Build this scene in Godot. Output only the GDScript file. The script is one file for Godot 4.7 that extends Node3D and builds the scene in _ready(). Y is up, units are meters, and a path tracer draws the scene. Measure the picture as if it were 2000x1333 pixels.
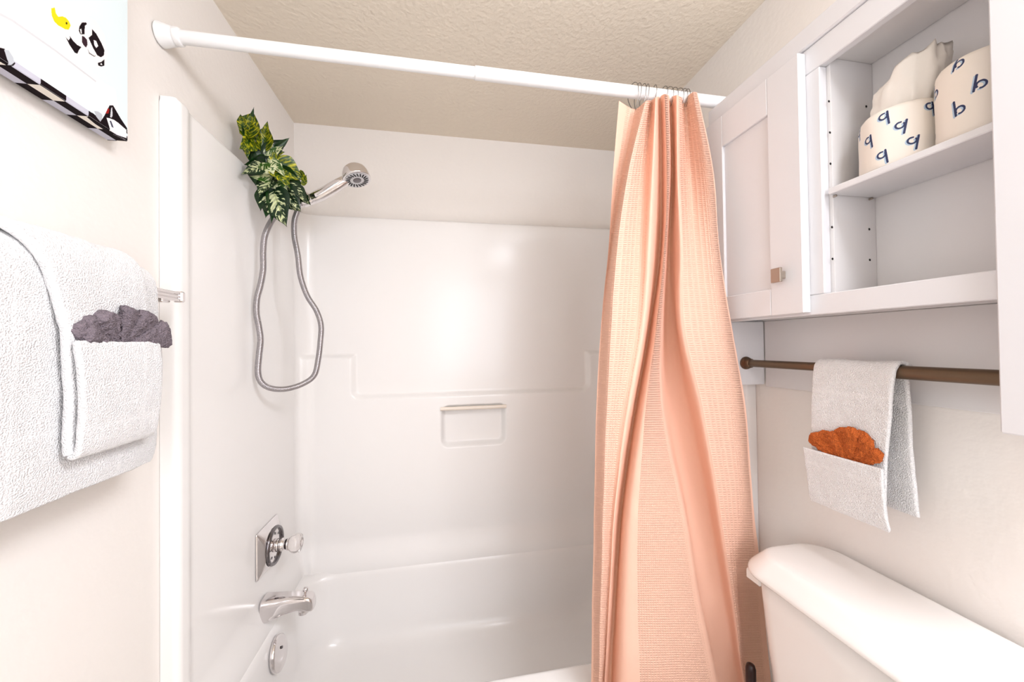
extends Node3D
# A small bathroom: tub alcove, peach shower curtain, shallow cabinet over the toilet.
# X runs from the wall with the shower fittings (0) to the toilet wall (ROOM_W); Z from the tub's long wall (0) into the room; Y up.

const ROOM_W := 1.524
const CEIL := 2.27
const ROOM_Z := 2.75
const FILL_WIN_LO := Vector2(0.50, 0.95)  # bounds of the added fill window
const FILL_WIN_HI := Vector2(1.40, 2.05)
const F := 735.3
const EYE := Vector3(0.6117, 1.30, 1.7482)

var cam_r: Vector3
var cam_u: Vector3
var cam_f: Vector3
var rng := RandomNumberGenerator.new()
var used := {}
var M := {}

# ---------------------------------------------------------------- mesh builder
class MB:
	var v := PackedVector3Array()
	var n := PackedVector3Array()
	var uv := PackedVector2Array()
	var ix := PackedInt32Array()

	func tri(a: Vector3, b: Vector3, c: Vector3) -> void:
		var k := v.size()
		var nn := (c - a).cross(b - a).normalized()
		v.append_array([a, b, c])
		n.append_array([nn, nn, nn])
		uv.append_array([Vector2.ZERO, Vector2.ZERO, Vector2.ZERO])
		ix.append_array([k, k + 1, k + 2])

	func face(pts: Array, inside: Vector3) -> void:      # flat convex polygon facing away from inside
		var nn: Vector3 = (pts[2] - pts[0]).cross(pts[1] - pts[0])
		var p := pts.duplicate()
		if nn.dot(pts[0] - inside) < 0:
			p.reverse()
		for i in range(1, p.size() - 1):
			tri(p[0], p[i], p[i + 1])

	# rows: Array of equal-length arrays of Vector3; uvs: same shape of Vector2 (or empty)
	func sheet(rows: Array, wrap := false, uvs := [], closed := false, hint := Vector3.ZERO) -> void:
		var nv := rows.size()
		var nu: int = rows[0].size()
		var k := v.size()
		var acc := PackedVector3Array()
		acc.resize(nv * nu)
		var tris := PackedInt32Array()
		for j in nv:
			for i in nu:
				v.append(rows[j][i])
				uv.append(uvs[j][i] if uvs.size() else Vector2.ZERO)
		var mu := nu if wrap else nu - 1
		var vol := 0.0
		for j in nv - 1:
			for i in mu:
				var i2 := (i + 1) % nu
				var a := j * nu + i
				var b := j * nu + i2
				var c := (j + 1) * nu + i2
				var d := (j + 1) * nu + i
				for t in [[a, b, c], [a, c, d]]:
					var pa: Vector3 = v[k + t[0]]
					var fn: Vector3 = (v[k + t[2]] - pa).cross(v[k + t[1]] - pa)
					if fn.length_squared() < 1e-20:
						continue
					vol += pa.dot(fn) if closed else fn.dot(hint)
					acc[t[0]] += fn
					acc[t[1]] += fn
					acc[t[2]] += fn
					tris.append_array([t[0], t[1], t[2]])
		for j in [0, nv - 1]:                              # poles
			if rows[j][0].distance_to(rows[j][nu / 2]) < 1e-7 and rows[j][0].distance_to(rows[j][nu / 3]) < 1e-7:
				var s := Vector3.ZERO
				for i in nu:
					s += acc[j * nu + i]
				for i in nu:
					acc[j * nu + i] = s
		if not wrap:
			for j in nv:
				if rows[j][0].distance_to(rows[j][nu - 1]) < 1e-7:
					var s2 := acc[j * nu] + acc[j * nu + nu - 1]
					acc[j * nu] = s2
					acc[j * nu + nu - 1] = s2
		var sg := -1.0 if vol < 0.0 else 1.0
		for t in range(0, tris.size(), 3):
			if sg > 0:
				ix.append_array([k + tris[t], k + tris[t + 1], k + tris[t + 2]])
			else:
				ix.append_array([k + tris[t], k + tris[t + 2], k + tris[t + 1]])
		for q in acc:
			n.append((q * sg).normalized() if q.length_squared() > 0 else Vector3.UP)

	func box(lo: Vector3, hi: Vector3, ch := 0.0015) -> void:   # chamfered box
		var c := (lo + hi) / 2
		var h := (hi - lo).abs() / 2
		ch = minf(ch, minf(h.x, minf(h.y, h.z)) * 0.9)
		var pt := func(s: Vector3, ax: int) -> Vector3:
			var e := h - Vector3(ch, ch, ch)
			e[ax] = h[ax]
			return c + s * e
		for ax in 3:
			var b := (ax + 1) % 3
			var d := (ax + 2) % 3
			for s in [-1.0, 1.0]:
				var ps := []
				for q in [[-1, -1], [1, -1], [1, 1], [-1, 1]]:
					var sv := Vector3.ZERO
					sv[ax] = s
					sv[b] = q[0]
					sv[d] = q[1]
					ps.append(pt.call(sv, ax))
				face(ps, c)
		for ax in 3:                                         # edges along ax
			var b := (ax + 1) % 3
			var d := (ax + 2) % 3
			for s in [-1.0, 1.0]:
				for t in [-1.0, 1.0]:
					var s0 := Vector3.ZERO
					s0[ax] = -1
					s0[b] = s
					s0[d] = t
					var s1 := s0
					s1[ax] = 1
					face([pt.call(s0, b), pt.call(s1, b), pt.call(s1, d), pt.call(s0, d)], c)
		for sx in [-1.0, 1.0]:
			for sy in [-1.0, 1.0]:
				for sz in [-1.0, 1.0]:
					var s := Vector3(sx, sy, sz)
					face([pt.call(s, 0), pt.call(s, 1), pt.call(s, 2)], c)

	# profile: [[radius, height], ...] turned about axis at org
	func lathe(prof: Array, org: Vector3, axis: Vector3, seg := 32, uvh := false) -> void:
		var a := axis.normalized()
		var x := a.cross(Vector3.UP if absf(a.y) < 0.9 else Vector3.RIGHT).normalized()
		var y := a.cross(x)
		var rows := []
		var us := []
		for p in prof:
			var r := []
			var u := []
			for i in seg + 1:
				var t := TAU * i / seg
				r.append(org + a * p[1] + (x * cos(t) + y * sin(t)) * p[0])
				u.append(Vector2(float(i) / seg, p[1]))
			rows.append(r)
			us.append(u)
		sheet(rows, false, us, true)

	func tube(path: Array, rad, seg := 12, caps := true) -> void:
		var rows := []
		var us := []
		var nrm := Vector3.ZERO
		var run := 0.0
		for i in path.size():
			var tg: Vector3 = (path[mini(i + 1, path.size() - 1)] - path[maxi(i - 1, 0)]).normalized()
			if i == 0:
				nrm = tg.cross(Vector3.UP if absf(tg.y) < 0.9 else Vector3.RIGHT).normalized()
			else:
				run += path[i].distance_to(path[i - 1])
				nrm = (nrm - tg * nrm.dot(tg)).normalized()
			var bn := tg.cross(nrm)
			var r: float = rad[i] if rad is Array else rad
			var row := []
			var u := []
			for s in seg + 1:
				var t := TAU * s / seg
				row.append(path[i] + (nrm * cos(t) + bn * sin(t)) * r)
				u.append(Vector2(float(s) / seg, run))
			rows.append(row)
			us.append(u)
		if caps:
			var a := []
			var b := []
			for s in seg + 1:
				a.append(path[0])
				b.append(path[path.size() - 1])
			rows.push_front(a)
			rows.append(b)
			us.push_front(us[0])
			us.append(us[us.size() - 1])
		sheet(rows, false, us, true)

	func loft(rings: Array, cap0 := true, cap1 := true) -> void:
		var rows := []
		for r in rings:
			var row: Array = Array(r)
			row.append(row[0])
			rows.append(row)
		for side in [0, 1]:
			if (side == 0 and cap0) or (side == 1 and cap1):
				var src: Array = rows[0] if side == 0 else rows[rows.size() - 1]
				var c := Vector3.ZERO
				for q in src:
					c += q / src.size()
				var pole := []
				for q in src:
					pole.append(c)
				if side == 0:
					rows.push_front(pole)
				else:
					rows.append(pole)
		sheet(rows, false, [], true)

	func mesh() -> ArrayMesh:
		var a := []
		a.resize(Mesh.ARRAY_MAX)
		a[Mesh.ARRAY_VERTEX] = v
		a[Mesh.ARRAY_NORMAL] = n
		a[Mesh.ARRAY_TEX_UV] = uv
		a[Mesh.ARRAY_INDEX] = ix
		var m := ArrayMesh.new()
		m.add_surface_from_arrays(Mesh.PRIMITIVE_TRIANGLES, a)
		return m

# ---------------------------------------------------------------- scene helpers
func numbered(s: String) -> String:
	var k: int = used.get(s, 0)
	used[s] = k + 1
	return s if k == 0 else "%s_%03d" % [s, k]

func tag(o: Node, label: String, category: String, group := "") -> void:
	o.set_meta("label", label)
	o.set_meta("category", category)
	if group:
		o.set_meta("group", group)

func thing(called: String, label: String, category: String, at := Vector3.ZERO, group := "") -> Node3D:
	var o := Node3D.new()
	o.name = numbered(called)
	add_child(o)
	o.position = at
	tag(o, label, category, group)
	return o

# commits world-space geometry as one named mesh under parent
func put(mb: MB, called: String, m: Material, parent: Node3D = self, label := "") -> MeshInstance3D:
	var o := MeshInstance3D.new()
	o.name = numbered(called) if parent == self else called
	var off := Vector3.ZERO
	var p: Node = parent
	while p != self:
		off += (p as Node3D).position
		p = p.get_parent()
	if off != Vector3.ZERO:
		for i in mb.v.size():
			mb.v[i] -= off
	o.mesh = mb.mesh()
	o.material_override = m
	o.cast_shadow = GeometryInstance3D.SHADOW_CASTING_SETTING_DOUBLE_SIDED
	parent.add_child(o, true)
	if label:
		o.set_meta("label", label)
	return o

func boxed(lo: Vector3, hi: Vector3, called: String, m: Material, parent: Node3D = self, ch := 0.0015) -> MeshInstance3D:
	var b := MB.new()
	b.box(lo, hi, ch)
	return put(b, called, m, parent)

func struct(lo: Vector3, hi: Vector3, called: String, label: String, m: Material) -> void:
	var o := boxed(lo, hi, called, m, self, 0.0)
	o.set_meta("kind", "structure")
	o.set_meta("label", label)

# a pixel of the 2000x1333 photograph gives a direction; the plane it lies on gives the distance
func px_on(x: float, y: float, ax: int, val: float) -> Vector3:
	var d := cam_r * ((x - 1000.0) / F) - cam_u * ((y - 666.5) / F) + cam_f
	return EYE + d * ((val - EYE[ax]) / d[ax])
func onX(x: float, y: float, val: float) -> Vector3: return px_on(x, y, 0, val)
func onY(x: float, y: float, val: float) -> Vector3: return px_on(x, y, 1, val)
func onZ(x: float, y: float, val: float) -> Vector3: return px_on(x, y, 2, val)

func catmull(a: Vector3, b: Vector3, c: Vector3, d: Vector3, t: float) -> Vector3:
	return 0.5 * ((2.0 * b) + (c - a) * t + (2.0 * a - 5.0 * b + 4.0 * c - d) * t * t + (3.0 * b - a - 3.0 * c + d) * t * t * t)

func spline(pts: Array, sub: int) -> Array:
	var out := []
	for i in pts.size() - 1:
		for s in sub:
			out.append(catmull(pts[maxi(i - 1, 0)], pts[i], pts[i + 1], pts[mini(i + 2, pts.size() - 1)], float(s) / sub))
	out.append(pts[pts.size() - 1])
	return out

# rounded rectangle in plan (X, Z) at height y
func rr(x0: float, x1: float, z0: float, z1: float, r: float, y: float, seg := 8) -> Array:
	var out := []
	for c in [[x1 - r, z1 - r, 0.0], [x0 + r, z1 - r, 0.5], [x0 + r, z0 + r, 1.0], [x1 - r, z0 + r, 1.5]]:
		for i in seg + 1:
			var t: float = PI * (c[2] + 0.5 * i / seg)
			out.append(Vector3(c[0] + r * cos(t), y, c[1] + r * sin(t)))
	return out

# rounded rectangle in a plane across X (for the spout)
func rrx(x: float, cy: float, cz: float, hy: float, hz: float, r: float, seg := 6) -> Array:
	var out := []
	for c in [[hy - r, hz - r, 0.0], [-hy + r, hz - r, 0.5], [-hy + r, -hz + r, 1.0], [hy - r, -hz + r, 1.5]]:
		for i in seg + 1:
			var t: float = PI * (c[2] + 0.5 * i / seg)
			out.append(Vector3(x, cy + c[0] + r * cos(t), cz + c[1] + r * sin(t)))
	return out

# ---------------------------------------------------------------- materials
func noise_tex(freq: float, size := 512, octaves := 4, sd := 1, kind := FastNoiseLite.TYPE_SIMPLEX_SMOOTH) -> NoiseTexture2D:
	var nz := FastNoiseLite.new()
	nz.seed = sd
	nz.noise_type = kind
	nz.frequency = freq
	nz.fractal_octaves = octaves
	var t := NoiseTexture2D.new()
	t.width = size
	t.height = size
	t.seamless = true
	t.noise = nz
	return t

func mat(called: String, c: Color, rough := 0.5, metal := 0.0, spec := 0.5) -> StandardMaterial3D:
	var m := StandardMaterial3D.new()
	m.resource_name = called
	m.albedo_color = c
	m.roughness = rough
	m.metallic = metal
	m.metallic_specular = spec
	m.cull_mode = BaseMaterial3D.CULL_DISABLED
	M[called] = m
	return m

func relief(m: StandardMaterial3D, t: Texture2D, cm: float, metres: float) -> void:
	m.heightmap_enabled = true
	m.heightmap_texture = t
	m.heightmap_scale = cm
	m.uv1_triplanar = true
	m.uv1_world_triplanar = true
	m.uv1_scale = Vector3.ONE / metres

func c8(r: int, g: int, b: int) -> Color:
	return Color(r / 255.0, g / 255.0, b / 255.0)

func make_materials() -> void:
	var paint := mat("wall_paint", c8(242, 236, 230), 0.75, 0.0, 0.35)
	relief(paint, noise_tex(0.045, 512, 3, 3), 0.05, 0.5)
	var ceil_m := mat("ceiling_paint", c8(238, 226, 209), 0.9, 0.0, 0.2)
	relief(ceil_m, noise_tex(0.05, 512, 4, 7), 0.15, 0.5)
	mat("floor_vinyl", c8(228, 220, 208), 0.5)  # floor is out of view; pale tone chosen to bounce light up
	mat("fibreglass", c8(245, 242, 239), 0.2, 0.0, 0.42)
	mat("soap_bar", c8(240, 228, 214), 0.2)
	mat("enamel_white", c8(247, 246, 245), 0.28)
	mat("ceramic", c8(240, 236, 232), 0.09, 0.0, 0.5)
	mat("cabinet_white", c8(227, 226, 228), 0.42)
	mat("cabinet_inside", c8(230, 227, 226), 0.55)
	mat("ring_wire", c8(150, 146, 142), 0.25, 1.0)
	mat("hole_dark", c8(28, 24, 22), 0.9)
	mat("chrome", c8(226, 222, 222), 0.07, 1.0)
	mat("chrome_dark", c8(120, 116, 118), 0.18, 1.0)
	mat("nickel", c8(172, 160, 148), 0.42, 0.8)
	mat("bronze", c8(112, 92, 74), 0.36, 0.8)
	mat("rubber_black", c8(26, 24, 26), 0.6)
	mat("face_grey", c8(214, 212, 214), 0.3)
	mat("wine_black", c8(32, 8, 10), 0.35)
	mat("brush_white", c8(225, 222, 218), 0.4)
	mat("lamp_metal", c8(225, 223, 220), 0.4)
	var ac := mat("acrylic", Color(0.98, 0.96, 0.95, 0.22), 0.08)
	ac.transparency = BaseMaterial3D.TRANSPARENCY_ALPHA
	ac.refraction_enabled = true
	ac.refraction_scale = 0.049
	var terry := noise_tex(0.10, 512, 3, 11)
	for q in [["terry_white", c8(235, 234, 234)], ["terry_grey", c8(128, 117, 124)], ["terry_orange", c8(206, 106, 52)]]:
		var t := mat(q[0], q[1], 0.95, 0.0, 0.15)
		relief(t, terry, 0.24 if q[0] == "terry_white" else 0.5, 0.16)
		t.rim_enabled = true
		t.rim = 0.25
		t.rim_tint = 0.5
	var hose := mat("hose_metal", c8(168, 164, 166), 0.3, 0.85)
	hose.heightmap_enabled = true
	hose.heightmap_texture = ImageTexture.create_from_image(rib_image())
	hose.heightmap_scale = 0.05
	hose.uv1_scale = Vector3(1, 60, 1)
	var cloth := mat("curtain_cloth", c8(250, 204, 182), 0.8, 0.0, 0.2)
	cloth.heightmap_enabled = true
	cloth.heightmap_scale = 0.22
	cloth.backlight_enabled = true
	cloth.backlight = Color(0.66, 0.53, 0.43)
	var wrap := mat("wrapper_plain", c8(242, 236, 228), 0.7)
	wrap.backlight_enabled = true
	wrap.backlight = Color(0.3, 0.29, 0.27)
	mat("stem", c8(92, 84, 40), 0.6)
	for k in 4:
		var lm := mat("leaf_%d" % k, Color.WHITE, 0.35)
		lm.albedo_texture = ImageTexture.create_from_image(leaf_image(k))
		lm.backlight_enabled = true
		lm.backlight = Color(0.25, 0.3, 0.12)

func rib_image() -> Image:
	var im := Image.create(8, 64, false, Image.FORMAT_RGB8)
	for y in 64:
		var h := absf(sin(PI * y / 16.0))
		for x in 8:
			im.set_pixel(x, y, Color(h, h, h))
	return im

# relief of the whole width of cloth: waffle-woven bands between plain weave, a stitched line beside each band
func waffle_image(width: float, bands: Array) -> Image:
	var w := 2048
	var h := 420
	var cell := 0.0058 * w / width
	var im := Image.create(w, h, false, Image.FORMAT_RGB8)
	for x in w:
		var at := float(x) / w * width
		var inside := false
		var stitch := false
		for b in bands:
			inside = inside or (at > b[0] and at < b[1])
			stitch = stitch or absf(at - b[1] - 0.005) < 0.0012
		for y in h:
			var v := 0.55
			if inside:
				v = 1.0 - 0.85 * minf(absf(sin(PI * x / cell)), absf(sin(PI * y * 20.0 / h)))
			elif stitch and (y / 14) % 2 == 0:
				v = 0.1
			im.set_pixel(x, y, Color(v, v, v))
	return im

func leaf_image(kind: int) -> Image:
	var s := 192
	var im := Image.create(s, s, false, Image.FORMAT_RGB8)
	var nz := FastNoiseLite.new()
	nz.seed = 20 + kind
	nz.frequency = 0.03
	var fine := FastNoiseLite.new()
	fine.seed = 40 + kind
	fine.frequency = 0.012
	for y in s:
		for x in s:
			var u := float(x) / s
			var w := float(y) / s
			var side := absf(u - 0.5) * 2.0
			# veins leave the midrib at an angle
			var along := w - side * 0.35
			var vein := absf(fposmod(along * 9.0, 1.0) - 0.5)
			var streak := nz.get_noise_2d(side * 40.0, along * 230.0) + 0.6 * fine.get_noise_2d(x * 1.5, y * 1.5)
			var g := Color(0.06, 0.17, 0.08)
			var c := g
			match kind:
				0:       # dark green with cream feathering
					c = Color(0.80, 0.82, 0.64) if streak + (0.30 - side * 0.62) + (0.12 if u > 0.5 else -0.18) > 0.17 else g
				1:       # yellow-green
					c = Color(0.30, 0.38, 0.06).lerp(Color(0.76, 0.73, 0.12), clampf(streak * 2.2 + 0.15, 0.0, 1.0))
					if streak < -0.16:
						c = Color(0.10, 0.25, 0.04)
				2:       # plain deep green
					c = g.lerp(Color(0.10, 0.28, 0.08), clampf(streak + 0.4, 0.0, 1.0))
				3:       # mostly cream, one half greener
					c = Color(0.84, 0.85, 0.68) if streak + (0.35 if u > 0.5 else -0.05) > 0.1 else Color(0.20, 0.36, 0.10)
			c = c.lerp(Color(0.5, 0.56, 0.25), 0.55 * smoothstep(0.05, 0.0, side))
			c = c * (0.9 + 0.2 * smoothstep(0.0, 0.5, vein))
			im.set_pixel(x, y, c)
	return im

# ---------------------------------------------------------------- the scene
func _ready() -> void:
	rng.seed = 11
	setup_camera_and_light()
	make_materials()
	build_room()
	build_tub()
	build_rod_and_curtain()
	build_cabinet()
	build_toilet()
	build_shower()
	build_plant()
	build_fittings()
	build_wall_towels()
	build_picture()
	build_rail_towel()
	build_rolls()
	build_brush()

func setup_camera_and_light() -> void:
	var yaw := 0.1862
	var pit := 0.0123
	var roll := -0.0129
	cam_f = Vector3(sin(yaw) * cos(pit), sin(pit), -cos(yaw) * cos(pit))
	var rt := Vector3(cos(yaw), 0, sin(yaw))
	var up := rt.cross(cam_f)
	cam_r = rt * cos(roll) + up * sin(roll)
	cam_u = up * cos(roll) - rt * sin(roll)
	var cam := Camera3D.new()
	cam.name = "camera"
	cam.transform = Transform3D(Basis(cam_r, cam_u, -cam_f), EYE)
	cam.fov = rad_to_deg(2.0 * atan(666.5 / F))
	cam.near = 0.02
	add_child(cam)
	cam.current = true
	var e := Environment.new()
	e.background_mode = Environment.BG_COLOR
	e.background_color = Color(0.02, 0.02, 0.02)
	e.tonemap_mode = Environment.TONE_MAPPER_LINEAR
	e.tonemap_exposure = 1.34
	e.sdfgi_enabled = true
	e.ssao_enabled = true
	e.ssil_enabled = true
	var we := WorldEnvironment.new()
	we.name = "world_environment"
	we.environment = e
	add_child(we)
	build_unseen_lamp("unseen_wall_lamp", "unseen round white metal wall lamp, out of view, lighting the shower wall", Vector3(1.445, 2.09, 1.70), Vector3(-0.80, -0.36, -0.48), 0.24, 0.5, Color(0.952, 0.966, 1.0), Vector3(1.523, 2.13, 1.74))  # out of view; placed to light the left wall and towels
	build_unseen_lamp("unseen_ceiling_lamp", "unseen round white ceiling lamp, out of view, lighting the tub and curtain", Vector3(1.30, 2.21, 1.95), Vector3(0, -1, 0), 0.46, 1.2, Color(0.952, 0.966, 1.0), Vector3(1.30, 2.269, 1.95))  # out of view; placed to light the tub, back panel and curtain
	# soft fill light from the added window behind the camera
	var fill_light := AreaLight3D.new()
	fill_light.name = "window_fill_light"
	fill_light.area_size = Vector2(FILL_WIN_HI.x - FILL_WIN_LO.x, FILL_WIN_HI.y - FILL_WIN_LO.y)
	fill_light.area_normalize_energy = true
	fill_light.light_energy = 0.78
	fill_light.light_color = Color(0.952, 0.966, 1.0)
	fill_light.area_range = 8.0
	fill_light.shadow_enabled = true
	add_child(fill_light)
	fill_light.position = Vector3((FILL_WIN_LO.x + FILL_WIN_HI.x) / 2, (FILL_WIN_LO.y + FILL_WIN_HI.y) / 2, ROOM_Z - 0.012)

# a lamp out of view, its opaque pan shielding the wall behind: glowing disc and an area light of its size just in front
func build_unseen_lamp(called: String, label: String, at: Vector3, dir: Vector3, dia: float, energy: float, col: Color, mount: Vector3) -> void:
	var d := dir.normalized()
	var t := thing(called, label, "lamp", at)
	var lm := mat("lamp_pan_" + called, c8(228, 226, 222), 0.4)
	var glow := mat("lamp_glow_" + called, c8(250, 248, 244), 0.6)
	glow.emission_enabled = true
	glow.emission = col
	glow.emission_energy_multiplier = 1.2
	var pan := MB.new()
	pan.lathe([[0.0, -0.055], [dia * 0.3, -0.052], [dia * 0.52, -0.02], [dia * 0.53, 0.004], [dia * 0.51, 0.006], [dia * 0.5, -0.012], [0.0, -0.012]], at, d, 40)
	put(pan, "pan", lm, t)
	var disc := MB.new()
	disc.lathe([[0.0, -0.011], [dia * 0.49, -0.011], [dia * 0.49, -0.004], [dia * 0.4, 0.0], [0.0, 0.002]], at, d, 40)
	put(disc, "diffuser", glow, t)
	var arm := MB.new()
	arm.tube([at - d * 0.05, mount.lerp(at - d * 0.05, 0.35), mount], 0.011)
	put(arm, "arm", lm, t)
	var l := AreaLight3D.new()
	l.name = "light"
	l.area_size = Vector2(dia * 0.85, dia * 0.85)
	l.area_normalize_energy = true
	l.light_energy = energy
	l.light_color = col
	l.area_range = 8.0
	l.shadow_enabled = true
	t.add_child(l)
	l.global_transform = Transform3D(Basis.looking_at(d, Vector3.UP if absf(d.y) < 0.95 else Vector3.RIGHT), at + d * 0.008)

func build_room() -> void:
	var w := 0.1
	var p: Material = M.wall_paint
	struct(Vector3(-w, -w, -w), Vector3(0, CEIL + w, ROOM_Z + w), "wall_left", "cream painted wall carrying the shower fittings", p)
	struct(Vector3(0, -w, -w), Vector3(ROOM_W, CEIL + w, 0), "wall_back", "cream painted wall along the tub", p)
	struct(Vector3(ROOM_W, -w, -w), Vector3(ROOM_W + w, CEIL + w, ROOM_Z + w), "wall_right", "cream textured wall behind the toilet", p)
	var fw := MB.new()
	fw.box(Vector3(0, -w, ROOM_Z), Vector3(FILL_WIN_LO.x, CEIL + w, ROOM_Z + w), 0.0)
	fw.box(Vector3(FILL_WIN_HI.x, -w, ROOM_Z), Vector3(ROOM_W, CEIL + w, ROOM_Z + w), 0.0)
	fw.box(Vector3(FILL_WIN_LO.x, -w, ROOM_Z), Vector3(FILL_WIN_HI.x, FILL_WIN_LO.y, ROOM_Z + w), 0.0)
	fw.box(Vector3(FILL_WIN_LO.x, FILL_WIN_HI.y, ROOM_Z), Vector3(FILL_WIN_HI.x, CEIL + w, ROOM_Z + w), 0.0)
	var fo := put(fw, "wall_front", p)
	fo.set_meta("kind", "structure")
	fo.set_meta("label", "cream painted wall opposite the tub")
	var fill_win := Node3D.new()  # window added behind the camera to carry the fill light
	fill_win.name = "added_window_1"
	add_child(fill_win)
	fill_win.set_meta("kind", "structure")
	fill_win.set_meta("label", "added frosted window behind the camera, giving fill light")
	var fr := MB.new()
	for q in [[FILL_WIN_LO.x, FILL_WIN_LO.x + 0.035, FILL_WIN_LO.y, FILL_WIN_HI.y], [FILL_WIN_HI.x - 0.035, FILL_WIN_HI.x, FILL_WIN_LO.y, FILL_WIN_HI.y], [FILL_WIN_LO.x + 0.035, FILL_WIN_HI.x - 0.035, FILL_WIN_LO.y, FILL_WIN_LO.y + 0.035], [FILL_WIN_LO.x + 0.035, FILL_WIN_HI.x - 0.035, FILL_WIN_HI.y - 0.035, FILL_WIN_HI.y]]:
		fr.box(Vector3(q[0], q[2], ROOM_Z + 0.005), Vector3(q[1], q[3], ROOM_Z + 0.045), 0.002)
	put(fr, "added_window_frame", M.cabinet_white, fill_win)
	var fg := mat("fill_pane_glow", c8(235, 240, 245), 0.6)  # glowing sheet of the added window
	fg.emission_enabled = true
	fg.emission = Color(0.952, 0.966, 1.0)
	fg.emission_energy_multiplier = 0.9
	boxed(Vector3(FILL_WIN_LO.x + 0.035, FILL_WIN_LO.y + 0.035, ROOM_Z + 0.02), Vector3(FILL_WIN_HI.x - 0.035, FILL_WIN_HI.y - 0.035, ROOM_Z + 0.03), "fill_pane", fg, fill_win, 0.0)
	struct(Vector3(0, CEIL, 0), Vector3(ROOM_W, CEIL + w, ROOM_Z), "ceiling", "beige textured ceiling", M.ceiling_paint)
	struct(Vector3(0, -w, 0), Vector3(ROOM_W, 0, ROOM_Z), "floor", "pale beige vinyl floor, out of view", M.floor_vinyl)

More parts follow.
